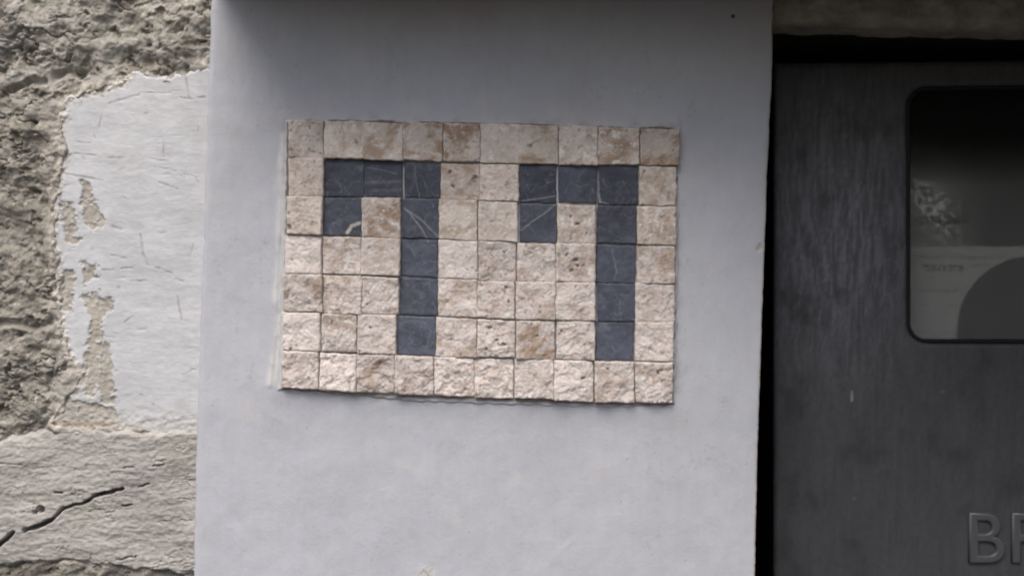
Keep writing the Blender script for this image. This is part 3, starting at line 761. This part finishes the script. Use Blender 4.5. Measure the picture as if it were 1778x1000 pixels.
# projecting coping over pillar and niche
def coping():
    x0 = P([374], [-40])[0, 0]; x1 = NX1 + 0.55
    z0 = PIL_TOP
    n = 60
    xs = np.concatenate([[x0, x0 + 0.002], np.linspace(x0 + 0.01, x1 - 0.01, n), [x1]])
    D = 0.122
    prof = [(0.30, 0), (0.15, 0), (0.05, 0), (0.0, 0), (-0.05, 0), (-D + 0.004, 0), (-D, 0.004), (-D, 0.03), (-D, 0.056), (-D + 0.004, 0.06), (0.0, 0.066), (0.3, 0.07)]
    X, T = np.meshgrid(xs, np.arange(len(prof)))
    Y = np.array([p[0] for p in prof])[:, None] + 0 * X
    Z = z0 + np.array([p[1] for p in prof])[:, None] + 0 * X
    # shaped to jut out further over the niche, to deepen the shade below
    xk = PE_R[:, 0].mean()
    Y = np.where(Y < -0.03, Y - 0.11 * sstep(xk - 0.10, xk + 0.05, X), Y)
    Y = Y + fbm(X * 20, Z * 20, 3, 510) * 0.003
    V = np.stack([X, Y, Z], -1).reshape(-1, 3)
    f = [tuple(int(i) for i in q) for q in gridfaces(*X.shape)]
    nc = len(xs)
    f.append(tuple(i * nc for i in range(len(prof))))
    f.append(tuple(i * nc + nc - 1 for i in range(len(prof)))[::-1])
    o = link('coping_slab', V, f, M_CONC, smooth=False)
    tag(o, 'projecting concrete coping slab shading the top of the grey pillar', 'coping')
coping()

# ---- letterbox
c0 = P([1344], [500], BY)[0]
BOX_X0 = c0[0]; BOX_X1 = BOX_X0 + 0.36
BOX_ZT = P([1500], [108], BY)[0, 2]; BOX_ZB = BOX_ZT - 0.47
TILT = math.atan2(P([1343], [0], BY)[0, 0] - P([1343], [1000], BY)[0, 0], P([1343], [0], BY)[0, 2] - P([1343], [1000], BY)[0, 2])
boxr = thing('letterbox', 'dark grey metal letterbox with a small window and raised letters in the black niche', 'letterbox',
             (c0[0], BY, c0[2]))
boxr.rotation_euler = (0, TILT, 0)
ct, stt = math.cos(TILT), math.sin(TILT)
def L2(px, py, y=BY):
    """photo pixel -> letterbox local coordinates (x, z)"""
    p = P(np.atleast_1d(px), np.atleast_1d(py), y)
    dx = p[:, 0] - c0[0]; dz = p[:, 2] - c0[2]
    return np.stack([dx * ct - dz * stt, dx * stt + dz * ct], -1)
lt = L2(1500, 108)[0, 1]; lb = lt - 0.47
wa = L2(1571, 152)[0]; wb = L2(1581, 594)[0]
WX0, WX1, WZ0, WZ1 = wa[0] * .5 + wb[0] * .5, wa[0] + 0.185, wb[1], wa[1]
BW = 0.36; BD = 0.16

def rrect(x0, x1, z0, z1, r, n=10):
    pts = []
    for cx, cz, a0 in ((x1 - r, z1 - r, 0), (x0 + r, z1 - r, 90), (x0 + r, z0 + r, 180), (x1 - r, z0 + r, 270)):
        for k in range(n + 1):
            a = R(a0 + 90 * k / n); pts.append((cx + r * math.cos(a), cz + r * math.sin(a)))
    return pts

def body():
    # front plate as a grid, cells outside the window; the rim of the opening is snapped to a rounded rectangle
    st = 0.0016
    xs = np.concatenate([[0.0, .0006, .0014], np.arange(0.003, BW - 0.003, st), [BW - .0014, BW - .0006, BW]])
    z_ = np.concatenate([[lb, lb + .0006, lb + .0014], np.arange(lb + 0.003, lt - 0.003, st), [lt - .0014, lt - .0006, lt]])
    X, Z = np.meshgrid(xs, z_)
    rad = 0.0135
    cx, cz = (WX0 + WX1) / 2, (WZ0 + WZ1) / 2; hx, hz = (WX1 - WX0) / 2, (WZ1 - WZ0) / 2
    qx = np.abs(X - cx) - hx + rad; qz = np.abs(Z - cz) - hz + rad
    sdw = np.hypot(np.maximum(qx, 0), np.maximum(qz, 0)) + np.minimum(np.maximum(qx, qz), 0) - rad
    # snap near points on to the outline
    e = 1e-5
    def sdf(x, z):
        a = np.abs(x - cx) - hx + rad; b = np.abs(z - cz) - hz + rad
        return np.hypot(np.maximum(a, 0), np.maximum(b, 0)) + np.minimum(np.maximum(a, b), 0) - rad
    gx_ = (sdf(X + e, Z) - sdf(X - e, Z)) / (2 * e); gz_ = (sdf(X, Z + e) - sdf(X, Z - e)) / (2 * e)
    inside = sdw < -st * 0.75
    snap = (np.abs(sdw) <= st * 0.75)
    X = np.where(snap, X - gx_ * sdw, X); Z = np.where(snap, Z - gz_ * sdw, Z)
    sdw = np.where(snap, 0, sdw)
    bad = inside[:-1, :-1] | inside[1:, :-1] | inside[:-1, 1:] | inside[1:, 1:]
    ed = np.minimum(np.minimum(X, BW - X), np.minimum(Z - lb, lt - Z))
    Y = np.where(ed < 0.003, (1 - np.sqrt(np.clip(1 - (1 - np.clip(ed, 0, .003) / .003) ** 2, 0, 1))) * 0.003, 0)
    Y = Y + sstep(0.0028, 0.0, sdw) * 0.0016          # softened rim of the opening
    Y = Y - fbm(X * 12, Z * 8, 3, 600) * 0.0010 - fbm(X * 180, Z * 14, 3, 601) * 0.00016
    c = np.ones(X.shape + (3,)) * np.array([0.072, 0.072, 0.077])
    c = c * (1 + 0.12 * fbm(X * 150, Z * 9, 4, 602)[..., None]) * (1 + 0.12 * fbm(X * 20, Z * 14, 3, 603)[..., None])
    # sheen painted into the colour as a paler, brush-streaked area in the upper left of the panel
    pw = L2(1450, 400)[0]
    sheen_mask = np.exp(-(((X - pw[0]) / 0.055) ** 2 + ((Z - pw[1]) / 0.085) ** 2))
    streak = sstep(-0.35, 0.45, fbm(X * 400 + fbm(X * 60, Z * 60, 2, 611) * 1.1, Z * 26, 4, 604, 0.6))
    c = mix(c, (0.30, 0.30, 0.34), np.clip(sheen_mask * (0.25 + 0.65 * streak), 0, 1))
    Y = Y - sheen_mask * (fbm(X * 400 + fbm(X * 60, Z * 60, 2, 611) * 1.1, Z * 26, 4, 604, 0.6)) * 0.0012
    lowp = fbm(X * 40, Z * 30, 5, 606, 0.6)
    c = mix(c, (0.040, 0.040, 0.042), sstep(0.0, 0.5, lowp) * 0.6)
    c = c * (1 + 0.18 * fbm(X * 300, Z * 300, 3, 607)[..., None])
    for a, b, a2, b2, wd in [(1478, 678, 1479, 695, 1.7), (1482, 866, 1483, 866, 2.6), (1635, 680, 1636, 681, 2.4), (1400, 575, 1401, 576, 1.6), (1632, 809, 1636, 809, 1.6), (1452, 700, 1453, 703, 1.2)]:
        p1, p2 = L2([a, a2], [b, b2])
        kk = sstep(wd * px2m * 1.3, wd * px2m * 0.4, segd(X, Z, p1, p2))
        c = mix(c, (0.40, 0.39, 0.38) if wd < 2 and a == 1478 else (0.17, 0.17, 0.17), kk * 0.8)
    V = np.stack([X, Y, Z], -1).reshape(-1, 3)
    F = gridfaces(*X.shape, keep=~bad)
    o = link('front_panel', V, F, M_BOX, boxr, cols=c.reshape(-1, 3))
    # casing: an open box behind the plate
    v, f = box_faces(0.001, BW - 0.001, 0.003, BD, lb + .001, lt - .001)
    f = [q for q in f if q != (0, 1, 5, 4)]
    v2, f2 = box_faces(0.003, BW - 0.003, 0.003, BD - .002, lb + .003, lt - .003)
    f2 = [tuple(i + 8 for i in q[::-1]) for q in f2 if q != (0, 1, 5, 4)]
    rimf = [(0, 1, 9, 8), (1, 5, 13, 9), (5, 4, 12, 13), (4, 0, 8, 12)]
    link('casing', v + v2, f + f2 + rimf, M_GASKET, boxr, smooth=False)
    # black gasket round the window
    outer = rrect(WX0 - 0.0002, WX1 + .0002, WZ0 - .0002, WZ1 + .0002, rad); inner_ = rrect(WX0 + 0.0020, WX1 - .0020, WZ0 + .0020, WZ1 - .0020, rad - .002)
    n = len(outer); v = []; 
    v += [(x, -0.0002, z) for x, z in outer]; v += [(x, 0.0006, z) for x, z in inner_]
    v += [(x, 0.007, z) for x, z in inner_]; v += [(x, 0.007, z) for x, z in outer]
    f = []
    for i in range(n):
        j = (i + 1) % n
        for a, b in ((0, 1), (1, 2), (2, 3), (3, 0)):
            f.append((a * n + i, a * n + j, b * n + j, b * n + i))
    link('window_gasket', v, f, M_GASKET, boxr)
    # pane, thin slab with rounded corners
    pn = rrect(WX0 + 0.0021, WX1 - .0021, WZ0 + .0021, WZ1 - .0021, rad - .002)
    v = [(x, 0.0040, z) for x, z in pn] + [(x, 0.0055, z) for x, z in pn]
    f = [tuple(range(n))[::-1], tuple(range(n, 2 * n))] + [(i, (i + 1) % n, n + (i + 1) % n, n + i) for i in range(n)]
    link('window_pane', v, f, M_GLASS, boxr, smooth=False)
body()

def letters():
    for ch, px0 in (('B', 1683), ('R', 1757)):
        cu = bpy.data.curves.new('raised_letter', 'FONT'); cu.body = ch
        cu.size = 1; cu.extrude = 0.0; cu.offset = 0
        tmp = bpy.data.objects.new('tmp', cu); COL.objects.link(tmp)
        bpy.context.view_layer.update()
        bb = [Vector(b) for b in tmp.bound_box]
        h = max(b.y for b in bb) - min(b.y for b in bb); x0 = min(b.x for b in bb); y0 = min(b.y for b in bb)
        top = L2(px0, 890)[0]; bot = L2(px0, 974)[0]
        s = (top[1] - bot[1]) / h
        cu.extrude = 0.0008 / s; cu.bevel_depth = 0.0016 / s; cu.bevel_resolution = 3; cu.offset = -0.0009 / s
        bpy.context.view_layer.update()
        me = bpy.data.meshes.new_from_object(tmp.evaluated_get(bpy.context.evaluated_depsgraph_get()))
        me.name = 'raised_letter'
        bpy.data.objects.remove(tmp)
        for v in me.vertices:
            x, y, z = v.co
            v.co = (top[0] + (x - x0) * s * 1.0, -z * s - 0.0006, bot[1] + (y - y0) * s)
        me.materials.clear(); me.materials.append(M_LETTER)
        for p in me.polygons: p.use_smooth = True
        o = bpy.data.objects.new('raised_letter', me); COL.objects.link(o); o.parent = boxr
letters()

def card():
    # printed card standing behind the pane
    a = L2(1560, 205, BY + 0.026)[0]; b = L2(1560, 605, BY + .026)[0]
    x0, x1 = WX0 - 0.004, WX1 + 0.004
    xs = np.arange(x0, x1, 0.0009); z_ = np.arange(b[1] - .004, a[1], 0.0009)
    X, Z = np.meshgrid(xs, z_)
    def pp(x, y): return L2(x, y, BY + 0.026)[0]
    c = np.ones(X.shape + (3,)) * np.array([0.32, 0.313, 0.30])
    fold = pp(1600, 428)[1]
    c = mix(c, (0.47, 0.46, 0.44), sstep(fold + .0006, fold - .0006, Z))
    xm = pp(1700, 400)[0]
    c = mix(c, (0.12, 0.125, 0.12), sstep(pp(1610, 400)[0], pp(1730, 400)[0], X) * sstep(fold - .0006, fold + .0006, Z) * 0.8)
    # blurry reflections of the pane, painted on the card as pale mottling
    m1 = pp(1610, 345)
    k = np.exp(-(((X - m1[0] - (m1[1] - Z) * 0.5) / 0.012) ** 2 + ((Z - m1[1]) / 0.022) ** 2))
    c = mix(c, (0.85, 0.85, 0.82), np.clip(k * sstep(-0.1, 0.3, fbm(X * 230, Z * 230, 4, 700)) * 1.6, 0, 1))
    # dark disc shape in the lower right
    dc = pp(1795, 575); rr_ = np.hypot(*(pp(1795, 575) - pp(1662, 560)))
    d = np.hypot(X - dc[0], Z - dc[1])
    c = mix(c, (0.17, 0.168, 0.16), sstep(rr_ + .0006, rr_ - .0006, d) * sstep(fold + .0003, fold - .0003, Z))
    # two unreadable lines of small print
    for x_a, x_b, yy, hh in ((1592, 1684, 382, 8), (1602, 1672, 465, 6)):
        p1 = pp(x_a, yy); p2 = pp(x_b, yy)
        on = (X > p1[0]) & (X < p2[0]) & (np.abs(Z - p1[1]) < hh * px2m)
        tx = perlin(X * 420, Z * 260, 710 + yy)
        c = mix(c, (0.09, 0.09, 0.085), on * sstep(-0.15, 0.2, tx) * 0.75)
    ln = sstep(0.0010, 0.0004, np.abs(Z - pp(1600, 448)[1])); c = mix(c, (0.2, 0.2, 0.19), ln * 0.3)
    zc = pp(1600, 330)[1]
    for yy, st_ in ((300, .25), (318, .2), (505, .3), (530, .25), (548, .2), (575, .3)):
        c = mix(c, (0.20, 0.2, 0.19), sstep(0.0016, 0.0004, np.abs(Z - pp(1600, yy)[1])) * st_)
    Y = 0.026 + np.maximum(Z - zc, 0) ** 2 * 48 + 0.0008 * sstep(fold - .002, fold + .002, Z) + fbm(X * 12, Z * 12, 2, 705) * 0.0010
    V = np.stack([X, Y, Z], -1).reshape(-1, 3)
    n0 = len(V)
    Vb = V.copy(); Vb[:, 1] += 0.0005
    F = gridfaces(*X.shape); F2 = gridfaces(*X.shape, flip=True) + n0
    Vw = np.concatenate([V, Vb])
    # into world space: the card is a thing of its own
    wx_ = c0[0] + Vw[:, 0] * ct + Vw[:, 2] * stt; wz_ = c0[2] - Vw[:, 0] * stt + Vw[:, 2] * ct
    Vw = np.stack([wx_, BY + Vw[:, 1], wz_], -1)
    cc = np.concatenate([c.reshape(-1, 3)] * 2)
    o = link('printed_card', Vw, np.concatenate([F, F2]), M_CARD, cols=cc)
    tag(o, 'dull grey printed card behind the letterbox window', 'card')
card()
